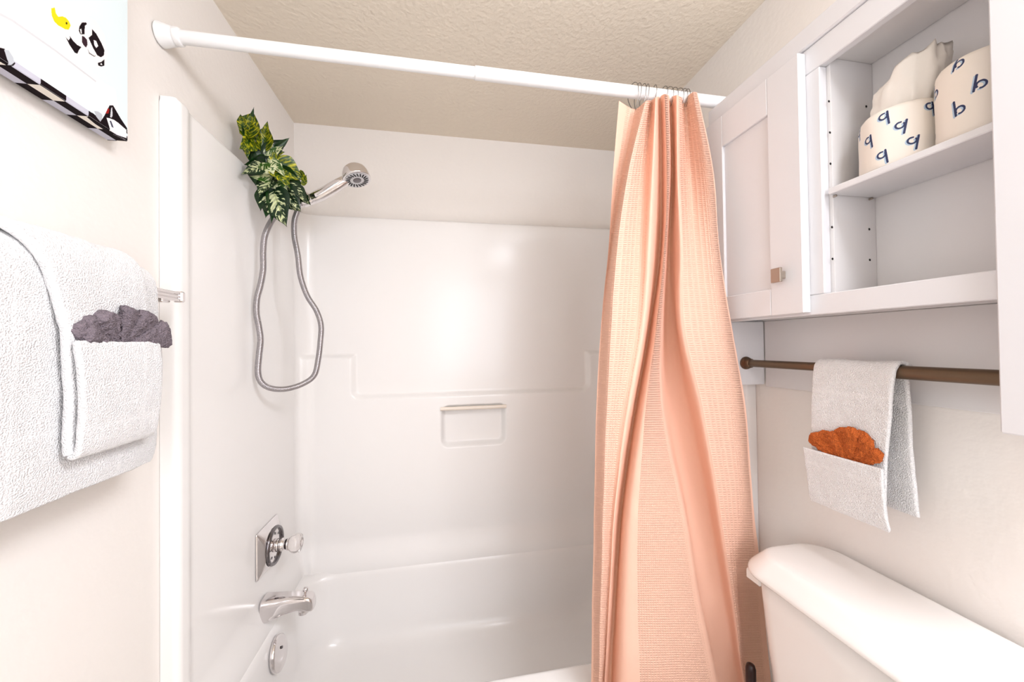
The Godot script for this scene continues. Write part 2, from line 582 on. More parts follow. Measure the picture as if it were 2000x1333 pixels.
# ---- one-piece tub and wall surround
func build_tub() -> void:
	var t := thing("tub_surround", "glossy white one-piece bathtub and shower surround filling the alcove", "bathtub", Vector3(0.76, 0, 0.39))
	# plan of the inner face, from the front edge on one end wall round to the other
	var plan := []
	plan.append_array([Vector2(0.0006, 0.787), Vector2(0.012, 0.787), Vector2(0.022, 0.787)])
	for i in range(1, 7):
		var a := PI / 2 * (1.0 - i / 6.0)
		plan.append(Vector2(0.022 + 0.015 * cos(a), 0.772 + 0.015 * sin(a)))
	plan.append_array([Vector2(0.037, 0.758), Vector2(0.0365, 0.752), Vector2(0.034, 0.744), Vector2(0.0305, 0.736), Vector2(0.0285, 0.728), Vector2(0.028, 0.72)])
	for i in range(1, 26):
		plan.append(Vector2(0.028, lerpf(0.72, 0.105, i / 26.0)))
	for i in 15:
		var a := PI + PI / 2 * i / 14.0
		plan.append(Vector2(0.098 + 0.07 * cos(a), 0.10 + 0.07 * sin(a)))
	var half := plan.duplicate()
	var nb := 265
	for i in range(1, nb):
		plan.append(Vector2(lerpf(0.098, ROOM_W - 0.098, float(i) / nb), 0.03))
	half.reverse()
	for q in half:
		plan.append(Vector2(ROOM_W - q.x, q.y))
	var nrm := []
	for i in plan.size():
		var d: Vector2 = (plan[mini(i + 1, plan.size() - 1)] - plan[maxi(i - 1, 0)]).normalized()
		nrm.append(Vector2(-d.y, d.x) * -1.0)
	# inward = towards the middle of the alcove
	for i in plan.size():
		if nrm[i].dot(Vector2(0.762, 0.45) - plan[i]) < 0:
			nrm[i] = -nrm[i]
	var ys := []
	var y := 0.30
	while y < 1.8595:
		ys.append(y)
		y += 0.0052
	var rows := []
	for yy in ys:
		var r := []
		for i in plan.size():
			var q: Vector2 = plan[i] + nrm[i] * panel_relief(plan[i], yy)
			r.append(Vector3(q.x, yy, q.y))
		rows.append(r)
	for k in 5:                                          # rolled top edge, then back to the wall
		var a := PI / 2 * k / 4.0
		var r := []
		for i in plan.size():
			var q: Vector2 = plan[i] - nrm[i] * (0.008 * (1.0 - cos(a))) * (1.0 if plan[i].y < 0.78 else 0.0)
			r.append(Vector3(clampf(q.x, 0.002, ROOM_W - 0.002), 1.86 + 0.008 * sin(a), maxf(q.y, 0.002)))
		rows.append(r)
	var last := []
	for i in plan.size():
		var q: Vector2 = plan[i]
		if q.y < 0.101 and q.x > 0.029 and q.x < ROOM_W - 0.029:
			last.append(Vector3(clampf(q.x, 0.002, ROOM_W - 0.002), 1.868, 0.002))
		else:
			last.append(Vector3(0.002 if q.x < 0.7 else ROOM_W - 0.002, 1.868, q.y))
	rows.append(last)
	var b := MB.new()
	b.sheet(rows, false, [], false, Vector3(0, 0, 1))
	put(b, "wall_panel", M.fibreglass, t)
	# tub
	var tb := MB.new()
	var x1 := ROOM_W - 0.002
	var zf := 0.796
	tb.loft([
		rr(0.002, x1, 0.002, zf - 0.012, 0.004, 0.0), rr(0.002, x1, 0.002, zf - 0.012, 0.004, 0.30),
		rr(0.002, x1, 0.002, zf - 0.006, 0.006, 0.335), rr(0.002, x1, 0.002, zf, 0.008, 0.345), rr(0.002, x1, 0.002, zf, 0.008, 0.362), rr(0.003, x1 - 0.002, 0.003, zf - 0.004, 0.01, 0.372), rr(0.01, x1 - 0.01, 0.01, zf - 0.012, 0.014, 0.378), rr(0.02, x1 - 0.02, 0.02, zf - 0.022, 0.02, 0.380),
		rr(0.045, 1.48, 0.058, 0.716, 0.10, 0.380), rr(0.053, 1.47, 0.066, 0.708, 0.11, 0.3785), rr(0.058, 1.462, 0.073, 0.702, 0.12, 0.374), rr(0.062, 1.456, 0.079, 0.697, 0.125, 0.366), rr(0.066, 1.450, 0.084, 0.693, 0.13, 0.353),
		rr(0.070, 1.44, 0.09, 0.688, 0.13, 0.32), rr(0.078, 1.41, 0.10, 0.678, 0.13, 0.24), rr(0.090, 1.37, 0.113, 0.665, 0.13, 0.16), rr(0.105, 1.33, 0.127, 0.652, 0.12, 0.125), rr(0.15, 1.30, 0.15, 0.63, 0.11, 0.10), rr(0.18, 1.26, 0.18, 0.60, 0.09, 0.088), rr(0.24, 1.2, 0.24, 0.54, 0.06, 0.082),
	], true, true)
	put(tb, "tub", M.fibreglass, t)
	var sb := MB.new()
	sb.tube([Vector3(0.606, 1.024, 0.053), Vector3(0.9, 1.024, 0.053)], 0.0085, 14)
	put(sb, "soap_bar", M.soap_bar, t, "cream bar across the moulded soap recess")

func rect_sd(x: float, y: float, x0: float, x1: float, y0: float, y1: float, r: float) -> float:
	var q := Vector2(absf(x - (x0 + x1) / 2) - (x1 - x0) / 2 + r, absf(y - (y0 + y1) / 2) - (y1 - y0) / 2 + r)
	return Vector2(maxf(q.x, 0), maxf(q.y, 0)).length() + minf(maxf(q.x, q.y), 0.0) - r

func panel_relief(p: Vector2, y: float) -> float:
	var h := 0.0
	var back := smoothstep(0.075, 0.04, p.y)
	if back > 0.0:
		var bay := rect_sd(p.x, y, 0.243, 1.30, 1.088, 3.0, 0.03)
		var sd := maxf(y - 1.264, -bay)
		h += 0.022 * smoothstep(0.011, -0.011, sd) * back
		var dish := rect_sd(p.x, y, 0.612, 0.894, 0.858, 1.034, 0.03)
		h -= 0.034 * smoothstep(0.006, -0.012, dish)
	if p.y < 0.75:
		h += 0.026 * smoothstep(0.50, 0.375, y) * smoothstep(0.745, 0.66, p.y)
	return h

# ---- shower rod, rings, curtain
func build_rod_and_curtain() -> void:
	var ry := 2.006
	var rz := 0.785
	var t := thing("shower_rod", "white enamelled telescopic shower rod spanning the alcove", "rod", Vector3(0.76, ry, rz))
	var a := MB.new()
	a.lathe([[0.0, 0.03], [0.0142, 0.03], [0.0142, 0.72], [0.0, 0.72]], Vector3(0, ry, rz), Vector3.RIGHT, 28)
	put(a, "inner_tube", M.enamel_white, t)
	var o := MB.new()
	o.lathe([[0.0142, 0.705], [0.0158, 0.704], [0.0162, 0.707], [0.0162, 1.49], [0.0, 1.49]], Vector3(0, ry, rz), Vector3.RIGHT, 28)
	put(o, "outer_tube", M.enamel_white, t)
	for s in [0, 1]:
		var f := MB.new()
		f.lathe([[0.0, 0.0015], [0.025, 0.0015], [0.0255, 0.004], [0.0245, 0.009], [0.0225, 0.016], [0.0205, 0.024], [0.0195, 0.029], [0.0175, 0.030], [0.0175, 0.032], [0.019, 0.033], [0.0185, 0.041], [0.0165, 0.044], [0.0, 0.044]], Vector3(0.0 if s == 0 else ROOM_W, ry, rz), Vector3.RIGHT if s == 0 else Vector3.LEFT, 32)
		put(f, "end_flange", M.enamel_white, t)
	# curtain: fold lines across the cloth, followed from the hem under the rings downwards
	var ylev := [0.0, 330.0, 480.0, 640.0, 800.0, 990.0, 1160.0, 1333.0]
	var ytop := [197.0, 213.0, 197.0, 196.0, 190.0, 188.0, 184.0, 185.0, 188.0, 188.0, 186.0, 191.0, 180.0, 181.0]
	var folds := [
		[[1209, 1198, 1189, 1174, 1165, 1160, 1157, 1155], [.800, .800, .805, .815, .82, .82, .82, .82]],
		[[1239, 1217, 1194, 1179, 1171, 1166, 1164, 1163], [.785, .79, .80, .82, .83, .835, .835, .835]],
		[[1262, 1230, 1208, 1196, 1187, 1179, 1174, 1170], [.835, .85, .86, .87, .87, .87, .87, .87]],
		[[1272, 1257, 1247, 1236, 1213, 1195, 1187, 1180], [.79, .80, .825, .85, .86, .862, .862, .862]],
		[[1281, 1276, 1270, 1259, 1231, 1204, 1192, 1181], [.83, .84, .855, .865, .87, .87, .87, .87]],
		[[1289, 1291, 1289, 1269, 1241, 1214, 1202, 1192], [.79, .79, .79, .80, .80, .805, .81, .81]],
		[[1297, 1301, 1297, 1279, 1256, 1234, 1229, 1228], [.83, .84, .86, .87, .88, .89, .89, .89]],
		[[1304, 1308, 1302, 1291, 1292, 1327, 1354, 1388], [.83, .84, .85, .87, .885, .895, .90, .90]],
		[[1309, 1312, 1306, 1300, 1308, 1342, 1368, 1402], [.785, .785, .785, .79, .80, .82, .83, .84]],
		[[1314, 1317, 1313, 1319, 1345, 1384, 1410, 1438], [.80, .80, .80, .80, .81, .83, .84, .85]],
		[[1323, 1324, 1328, 1329, 1366, 1399, 1426, 1452], [.835, .85, .865, .88, .895, .895, .885, .88]],
		[[1337, 1345, 1354, 1372, 1402, 1428, 1440, 1458], [.785, .80, .86, .895, .905, .905, .89, .88]],
		[[1353, 1380, 1394, 1414, 1440, 1456, 1448, 1462], [.835, .865, .895, .91, .91, .90, .875, .865]],
		[[1362, 1393, 1405, 1430, 1456, 1472, 1490, 1506], [.825, .865, .895, .905, .905, .885, .84, .83]],
	]
	var grid := []
	for r in ylev.size():
		var row := []
		for c in folds.size():
			var yy: float = ytop[c] if r == 0 else ylev[r]
			row.append(onZ(folds[c][0][r], yy, folds[c][1][r]))
		grid.append(row)
	var hem := []
	for c in folds.size():
		var d: Vector3 = grid[7][c] - grid[6][c]
		hem.append(grid[7][c] + d * (0.26 / absf(d.y)))
	grid.append(hem)
	var across := []
	for row in grid:
		across.append(spline(row, 12))
	var cols: int = across[0].size()
	var rows := []
	var down := []
	for c in cols:
		var line := []
		for r in across.size():
			line.append(across[r][c])
		down.append(spline(line, 18))
	var run := [0.0]
	for c in range(1, cols):
		run.append(run[c - 1] + across[6][c].distance_to(across[6][c - 1]))
	var wave := FastNoiseLite.new()
	wave.seed = 5
	wave.frequency = 2.6
	var uvs := []
	for r in down[0].size():
		var row := []
		var u := []
		for c in cols:
			var p: Vector3 = down[c][r]
			p.z += 0.004 * wave.get_noise_2d(run[c] * 2.0, p.y * 1.2) * smoothstep(0.0, 60.0, float(r))
			row.append(p)
			u.append(Vector2(run[c] / run[cols - 1], (2.0 - down[20][r].y) / 0.116))
		rows.append(row)
		uvs.append(u)
	var bands := []
	for q in [[0.5, 3.3], [6.2, 7.02], [10.2, 12.7]]:
		bands.append([run[int(q[0] * 12)], run[int(q[1] * 12)]])
	(M.curtain_cloth as StandardMaterial3D).heightmap_texture = ImageTexture.create_from_image(waffle_image(run[cols - 1], bands))
	var cb := MB.new()
	cb.sheet(rows, false, uvs, false, Vector3(0, 0, 1))
	var cur := put(cb, "shower_curtain", M.curtain_cloth)
	tag(cur, "peach waffle-weave shower curtain drawn aside in deep folds", "curtain")
	# wire rings, each hooked through the hem
	var where := [[1236, 1], [1246, 1], [1256, 2], [1264, 2], [1278, 3], [1296, 6], [1304, 7], [1314, 9], [1324, 10], [1333, 11], [1340, 11]]
	for k in where.size():
		var x: float = onZ(where[k][0], 178, rz).x
		var lean := rng.randf_range(-0.35, 0.35)
		var hemp: Vector3 = grid[0][where[k][1]]
		var low := clampf(ry - hemp.y + 0.006, 0.026, 0.06)
		var path := []
		for i in 25:
			var an := TAU * i / 24.0
			var yy := 0.024 * cos(an) if cos(an) > 0 else low * cos(an)
			var zz := 0.0215 * sin(an) * (1.0 if cos(an) > -0.3 else lerpf(1.0, 0.62, (-0.3 - cos(an)) / 0.7))
			path.append(Vector3(x + lean * (zz * 0.9) - 0.10 * minf(yy, 0.0) * signf(lean), ry + yy, rz + zz))
		var rb := MB.new()
		rb.tube(path, 0.0011, 6, false)
		var o2 := put(rb, "curtain_ring", M.ring_wire)
		tag(o2, "thin wire ring holding the peach curtain on the white rod", "curtain ring", "curtain rings bunched on the shower rod")

# ---- shallow cabinet over the toilet, and the tall one next to it
func build_cabinet() -> void:
	var xf := 1.387
	var xb := ROOM_W - 0.001
	var t := thing("wall_cabinet", "shallow white wall cabinet with a shaker door and an open cubby", "cabinet", Vector3(xb, 1.18, 1.08))
	var c: Material = M.cabinet_white
	var inn: Material = M.cabinet_inside
	boxed(Vector3(xf + 0.018, 1.36, 0.79), Vector3(xb, 1.925, 0.808), "side_panel", c, t)
	boxed(Vector3(1.402, 1.181, 0.812), Vector3(xb - 0.010, 1.359, 0.830), "bracket_panel", c, t)
	boxed(Vector3(xb - 0.009, 1.176, 0.8305), Vector3(xb, 1.36, 1.361), "back_rail", inn, t)
	boxed(Vector3(xb - 0.009, 1.3605, 0.8085), Vector3(xb, 1.925, 1.361), "back_panel", inn, t, 0.0005)
	boxed(Vector3(xf + 0.0185, 1.386, 0.8085), Vector3(xb - 0.0095, 1.40, 1.361), "bottom_panel", inn, t)
	boxed(Vector3(xf + 0.0185, 1.886, 0.8085), Vector3(xb - 0.0095, 1.9, 1.361), "top_panel", inn, t)
	boxed(Vector3(xf + 0.0185, 1.4005, 1.098), Vector3(xb - 0.0095, 1.8855, 1.115), "divider", inn, t, 0.0005)
	boxed(Vector3(xf, 1.357, 0.79), Vector3(xf + 0.018, 1.399, 1.361), "bottom_rail", c, t)
	boxed(Vector3(xf, 1.872, 0.79), Vector3(xf + 0.018, 1.926, 1.361), "top_rail", c, t)
	boxed(Vector3(xf, 1.3995, 1.058), Vector3(xf + 0.018, 1.8715, 1.108), "stile", c, t)
	boxed(Vector3(xf, 1.3995, 0.79), Vector3(xf + 0.018, 1.8715, 0.83), "stile", c, t)
	var cr := MB.new()
	cr.box(Vector3(xf - 0.006, 1.9265, 0.787), Vector3(xb, 1.972, 1.361), 0.003)
	put(cr, "crown_rail", c, t)
	# shelf on pins, drilled pin holes
	boxed(Vector3(xf + 0.004, 1.600, 1.1165), Vector3(xb - 0.0095, 1.6125, 1.360), "shelf", c, t)
	for q in [[1628, 388], [1698, 388]]:
		var p := onZ(q[0], q[1], 1.1155)
		var pin := MB.new()
		pin.lathe([[0.0, 0.0], [0.0022, 0.0], [0.0022, 0.006], [0.0, 0.006]], Vector3(p.x, 1.5973, 1.1155), Vector3(0, 0, 1), 12)
		put(pin, "shelf_pin", M.nickel, t)
	for q in [[1619, 198], [1692, 208], [1621, 259], [1693, 267], [1622, 320], [1694, 328], [1625, 444], [1698, 448], [1626, 506], [1699, 508]]:
		var p := onZ(q[0], q[1], 1.1153)
		var hb := MB.new()
		hb.lathe([[0.0, 0.0], [0.0026, 0.0], [0.0022, 0.0003], [0.0, 0.0002]], p, Vector3(0, 0, 1), 12)
		put(hb, "pin_hole", M.hole_dark, t)
	# shaker door
	var x0 := 1.367
	var x1 := 1.3865
	var door := Node3D.new()
	door.name = "door"
	t.add_child(door)
	boxed(Vector3(x0, 1.362, 0.796), Vector3(x1, 1.919, 0.857), "stile", c, door)
	boxed(Vector3(x0, 1.362, 1.000), Vector3(x1, 1.919, 1.0795), "stile", c, door)
	boxed(Vector3(x0, 1.833, 0.8573), Vector3(x1, 1.919, 0.9997), "rail", c, door)
	boxed(Vector3(x0, 1.362, 0.8573), Vector3(x1, 1.424, 0.9997), "rail", c, door)
	boxed(Vector3(x0 + 0.007, 1.424, 0.8573), Vector3(x1 - 0.003, 1.833, 0.9997), "panel", c, door, 0.0003)
	var kb := MB.new()
	kb.box(Vector3(x0 - 0.021, 1.4335, 1.0205), Vector3(x0 - 0.014, 1.4655, 1.0455), 0.0012)
	kb.box(Vector3(x0 - 0.0145, 1.442, 1.028), Vector3(x0 + 0.0002, 1.458, 1.040), 0.001)
	put(kb, "knob", M.nickel, door, "square brushed nickel knob")
	# tall cabinet
	var t2 := thing("tall_cabinet", "taller plain white wall cabinet beside the open cubby", "cabinet", Vector3(xb, 1.17, 1.39))
	boxed(Vector3(1.386, 1.19, 1.3625), Vector3(xb, 1.99, 1.42), "body", c, t2)
	boxed(Vector3(1.366, 1.171, 1.3615), Vector3(1.3855, 1.985, 1.42), "door", c, t2, 0.002)

func build_toilet() -> void:
	var t := thing("toilet", "white ceramic toilet with a rounded tank lid under the cabinet", "toilet", Vector3(1.3, 0, 1.2))
	var m: Material = M.ceramic
	var z0 := 0.945
	var z1 := 1.455
	var lid := MB.new()
	var rings := []
	for q in [[0.008, 0.7665], [0.002, 0.768], [0.0, 0.772], [0.001, 0.778], [0.006, 0.786], [0.013, 0.795], [0.020, 0.804], [0.025, 0.810], [0.030, 0.8135], [0.037, 0.8155], [0.05, 0.817], [0.09, 0.818]]:
		rings.append(rr(1.300 + q[0], 1.514 - q[0] * 0.25, z0 + q[0], z1 - q[0], maxf(0.072 - q[0] * 0.4, 0.02), q[1], 12))
	lid.loft(rings)
	put(lid, "tank_lid", m, t)
	var tank := MB.new()
	rings = []
	for q in [[0.055, 0.40], [0.042, 0.405], [0.036, 0.42], [0.030, 0.50], [0.022, 0.60], [0.016, 0.70], [0.013, 0.766]]:
		rings.append(rr(1.311 + q[0], 1.505, z0 + 0.004 + q[0], z1 - 0.004 - q[0], 0.06, q[1], 10))
	tank.loft(rings)
	put(tank, "tank", m, t)
	var lv := MB.new()
	lv.box(Vector3(1.342, 0.722, z0 - 0.010), Vector3(1.366, 0.748, z0 + 0.032), 0.004)
	put(lv, "flush_lever", m, t)
	var bowl := MB.new()
	rings = []
	for q in [[0.11, 0.0, 0.78], [0.11, 0.02, 0.78], [0.10, 0.15, 0.80], [0.115, 0.25, 0.86], [0.16, 0.34, 0.93], [0.18, 0.385, 0.95], [0.18, 0.398, 0.95], [0.13, 0.398, 0.95], [0.11, 0.34, 0.90], [0.05, 0.22, 0.75]]:
		var ring := []
		for i in 40:
			var an := TAU * i / 40.0
			ring.append(Vector3(1.10 + 0.20 * (q[2] - 0.95) + (0.25 if cos(an) < 0 else 0.24) * (q[0] / 0.18) * cos(an), q[1], 1.2 + q[0] * sin(an)))
		rings.append(ring)
	bowl.loft(rings)
	put(bowl, "bowl", m, t)
	var seat := MB.new()
	rings = []
	for q in [[0.0, 0.3985], [0.004, 0.402], [0.004, 0.43], [0.0, 0.437], [-0.02, 0.44]]:
		rings.append(rr(0.93 - q[0], 1.31 + q[0] * 0.2, 1.02 - q[0], 1.38 + q[0], 0.15, q[1], 10))
	seat.loft(rings)
	put(seat, "seat_cover", m, t)

# ---- hand shower, hose, arm
func build_shower() -> void:
	var arm := thing("shower_holder", "chrome shower pipe and swivel holder half hidden among the leaves", "shower holder", Vector3(0.03, 1.9, 0.37))
	var a0 := Vector3(0.03, 1.925, 0.37)
	var hold := onZ(603, 391, 0.375)
	var m: Material = M.chrome
	var fl := MB.new()
	fl.lathe([[0.0, -0.001], [0.028, -0.001], [0.026, 0.006], [0.014, 0.014], [0.0, 0.014]], a0, Vector3.RIGHT, 28)
	put(fl, "wall_flange", m, arm)
	var tb := MB.new()
	tb.tube(spline([a0, a0 + Vector3(0.05, 0.003, 0), a0.lerp(hold, 0.7) + Vector3(0, 0.015, 0), hold + Vector3(-0.012, 0.018, 0)], 8), 0.0105, 16)
	put(tb, "pipe", m, arm)
	var head := onZ(697, 350, 0.40)
	var dir := (head - hold).normalized()
	var hb := MB.new()
	hb.lathe([[0.0, -0.03], [0.013, -0.028], [0.018, -0.016], [0.0185, 0.010], [0.016, 0.018], [0.0, 0.018]], hold, dir, 24)
	hb.lathe([[0.0, -0.016], [0.014, -0.014], [0.016, 0.0], [0.014, 0.014], [0.0, 0.016]], hold + Vector3(-0.014, 0.012, -0.004), Vector3(0.3, 1, 0.2), 20)
	put(hb, "holder", m, arm)
	var t := thing("hand_shower", "chrome hand shower with a round spray head and grey metal hose", "hand shower", hold)
	# handle: from the hose nut through the holder to the head
	var fn := Vector3(0.24, -0.95, 0.16).normalized()    # where the spray face points
	var hc := head - fn * 0.010
	var hb2 := MB.new()
	var path := spline([hold - dir * 0.045, hold, hold + dir * 0.05, hold.lerp(hc, 0.72) + Vector3(0, 0.004, 0), hc - fn * 0.006 - dir * 0.02], 8)
	var rad := []
	for i in path.size():
		var s := float(i) / (path.size() - 1)
		rad.append(lerpf(0.0115, 0.0195, smoothstep(0.0, 0.45, s)) if s < 0.6 else lerpf(0.0195, 0.014, smoothstep(0.6, 0.95, s)))
	hb2.tube(path, rad, 18)
	put(hb2, "handle", m, t)
	var hd := MB.new()
	hd.lathe([[0.0, -0.040], [0.014, -0.039], [0.028, -0.034], [0.038, -0.024], [0.0435, -0.010], [0.0455, 0.004], [0.0465, 0.010], [0.0455, 0.013], [0.041, 0.0135], [0.0, 0.0135]], hc, fn, 40)
	put(hd, "spray_head", m, t)
	var face := MB.new()
	face.lathe([[0.0, 0.0137], [0.0395, 0.0137], [0.039, 0.0150], [0.016, 0.0152], [0.0, 0.0152]], hc, fn, 36)
	var fp := put(face, "face_plate", M.face_grey, t)
	var cen := MB.new()
	cen.lathe([[0.0, 0.0150], [0.0135, 0.0150], [0.012, 0.0172], [0.0, 0.0176]], hc, fn, 24)
	put(cen, "centre_disc", M.chrome_dark, fp)
	var e1 := fn.cross(Vector3.UP).normalized()
	var e2 := fn.cross(e1)
	for k in 20:
		var an := TAU * k / 20.0
		var er := e1 * cos(an) + e2 * sin(an)
		var et := e2 * cos(an) - e1 * sin(an)
		var nb := MB.new()
		var p0 := hc + er * 0.023 + fn * 0.0152
		var p1 := hc + (er + et * 0.16).normalized() * 0.036 + fn * 0.0152
		nb.tube([p0, p1], 0.0021, 8)
		put(nb, "nozzle", M.rubber_black, fp)
	# hose: hangs in a loop from the handle back to the arm
	var hp := [[582, 408], [575, 432], [575, 462], [582, 500], [587, 540], [600, 578], [618, 607], [627, 635], [626, 665], [622, 700], [614, 733], [592, 750], [560, 760], [530, 759], [511, 748], [504, 728], [506, 695], [509, 665], [506, 640], [501, 612], [502, 584], [509, 556], [514, 526], [514, 492], [517, 462], [528, 436], [541, 418], [556, 400]]
	var pts := [hold - dir * 0.044]
	for q in hp:
		var z := lerpf(0.375, 0.445, clampf((600.0 - q[0]) / 95.0, 0.0, 1.0))
		if q[1] < 470 and q[0] < 560:
			z = lerpf(0.40, 0.445, clampf((q[1] - 400.0) / 70.0, 0.0, 1.0))
		if q[1] < 470 and q[0] > 560:
			z = 0.375
		pts.append(onZ(q[0], q[1], z))
	var hz := MB.new()
	hz.tube(spline(pts, 8), 0.0088, 14)
	put(hz, "hose", M.hose_metal, t, "grey ribbed metal hose")

# ---- variegated trailing plant round the shower arm
func build_plant() -> void:
	var t := thing("trailing_plant", "variegated green, cream and yellow trailing plant round the shower arm", "plant", onZ(530, 360, 0.41))
	# [base x, base y, tip x, tip y, width px, kind, fold, towards camera]
	var lv := [
		[476, 264, 494, 216, 34, 1, 0.5, 0.02], [478, 262, 461, 232, 24, 1, 0.3, 0.0], [484, 250, 459, 276, 26, 2, 0.3, 0.01], [487, 270, 457, 291, 30, 1, 0.5, 0.03], [486, 268, 480, 305, 24, 1, 0.3, 0.025],
		[517, 290, 521, 243, 34, 1, 0.7, 0.02], [512, 292, 505, 262, 22, 1, 0.3, 0.015], [500, 268, 497, 310, 30, 2, 0.2, -0.02], [519, 301, 562, 272, 24, 0, 0.4, 0.02], [524, 304, 552, 284, 16, 3, 0.3, 0.025],
		[530, 302, 557, 296, 13, 1, 0.4, 0.02], [534, 328, 537, 292, 18, 1, 0.5, 0.03], [541, 322, 593, 352, 44, 1, 0.35, 0.02], [545, 332, 592, 362, 30, 2, 0.2, 0.01], [512, 312, 474, 322, 26, 2, 0.3, 0.02],
		[512, 324, 472, 340, 20, 0, 0.4, 0.04], [514, 334, 541, 318, 22, 3, 0.6, 0.05], [531, 313, 558, 347, 17, 3, 0.4, 0.045], [528, 346, 491, 347, 16, 3, 0.4, 0.05], [529, 354, 505, 383, 28, 0, 0.35, 0.04],
		[532, 336, 522, 378, 26, 2, 0.2, 0.01], [536, 336, 567, 364, 28, 1, 0.45, 0.055], [537, 356, 562, 374, 22, 3, 0.45, 0.05], [552, 366, 587, 410, 32, 0, 0.3, 0.06], [567, 360, 601, 398, 28, 0, 0.3, 0.06],
		[536, 378, 557, 441, 48, 0, 0.35, 0.065], [548, 380, 585, 414, 28, 0, 0.3, 0.05], [534, 380, 518, 424, 30, 2, 0.25, 0.04], [592, 360, 599, 341, 9, 1, 0.3, 0.03], [560, 350, 540, 384, 30, 2, 0.2, 0.0],
		[505, 330, 498, 362, 30, 2, 0.2, 0.0], [555, 335, 530, 300, 26, 2, 0.2, -0.02], [575, 385, 545, 405, 30, 2, 0.2, 0.01], [486, 290, 492, 326, 26, 2, 0.2, -0.01],
		[527, 374, 532, 436, 20, 2, 0.3, 0.045], [486, 236, 498, 210, 8, 2, 0.4, 0.03], [505, 270, 499, 240, 9, 1, 0.4, 0.03], [519, 262, 522, 236, 10, 1, 0.4, 0.035], [540, 288, 566, 269, 11, 2, 0.4, 0.03], [470, 252, 463, 222, 20, 1, 0.4, 0.03], [488, 252, 489, 222, 18, 1, 0.5, 0.035], [585, 338, 599, 356, 16, 1, 0.3, 0.03], [515, 372, 508, 412, 22, 2, 0.3, 0.02], [590, 378, 604, 400, 18, 0, 0.3, 0.05], [500, 300, 520, 330, 26, 2, 0.25, 0.0],
	]
	var k := 0
	for q in lv:
		var zb := lerpf(0.50, 0.37, clampf((q[0] - 460.0) / 140.0, 0.0, 1.0))
		var zt := lerpf(0.50, 0.37, clampf((q[2] - 460.0) / 140.0, 0.0, 1.0))
		var base := onZ(q[0], q[1], zb + q[7] * 0.6)
		var tip := onZ(q[2], q[3], zt + q[7] * 1.3)
		base.x = maxf(base.x, 0.045)
		tip.x = maxf(tip.x, 0.045)
		var wid: float = q[4] * 0.00178
		k += 1
		leaf(t, base, tip, wid, q[5], q[6], k)
	# vine: one long stem and short leaf stalks' common line
	var pts := []
	for q in [[492, 250], [480, 275], [500, 300], [520, 320], [530, 345], [540, 372], [560, 388], [585, 385]]:
		pts.append(onZ(q[0], q[1], lerpf(0.48, 0.375, clampf((q[0] - 460.0) / 140.0, 0, 1))))
	var sm := MB.new()
	sm.tube(spline(pts, 6), 0.0028, 8)
	put(sm, "stem", M.stem, t)

func leaf(parent: Node3D, base: Vector3, tip: Vector3, wid: float, kind: int, fold: float, k: int) -> void:
	var ax := tip - base
	var ln := ax.length()
	var d := ax / ln
	var view := (EYE - base).normalized()
	var nrm := (view - d * view.dot(d)).normalized()
	nrm = nrm.rotated(d, rng.randf_range(-0.8, 0.8))
	var sd := d.cross(nrm)
	var rows := []
	var uvs := []
	var nv := 18
	var nu := 10
	var bend := rng.randf_range(0.0, 0.12) * ln
	for j in nv + 1:
		var s := float(j) / nv
		var w := wid * 0.5 * (sin(PI * pow(s, 0.58)) if s < 0.86 else sin(PI * pow(0.86, 0.58)) * pow((1.0 - s) / 0.14, 1.6)) * (1.0 - 0.32 * s) * 1.2
		if j == nv:
			w = 0.0
		var r := []
		var u := []
		for i in nu + 1:
			var e := 2.0 * i / nu - 1.0
			var back := 0.16 * ln * smoothstep(0.22, 0.0, s) * absf(e)     # heart-shaped lobes
			var p := base + d * (s * ln - back) + sd * (w * e)
			p += nrm * (fold * w * absf(e) - bend * s * s + 0.03 * wid * sin(e * 7.0 + k) * absf(e))
			p.x = maxf(p.x, 0.031)
			r.append(p)
			u.append(Vector2(0.5 + 0.5 * e, s))
		rows.append(r)
		uvs.append(u)
	var b := MB.new()
	b.sheet(rows, false, uvs, false, nrm)
	put(b, "leaf", M["leaf_%d" % kind], parent)

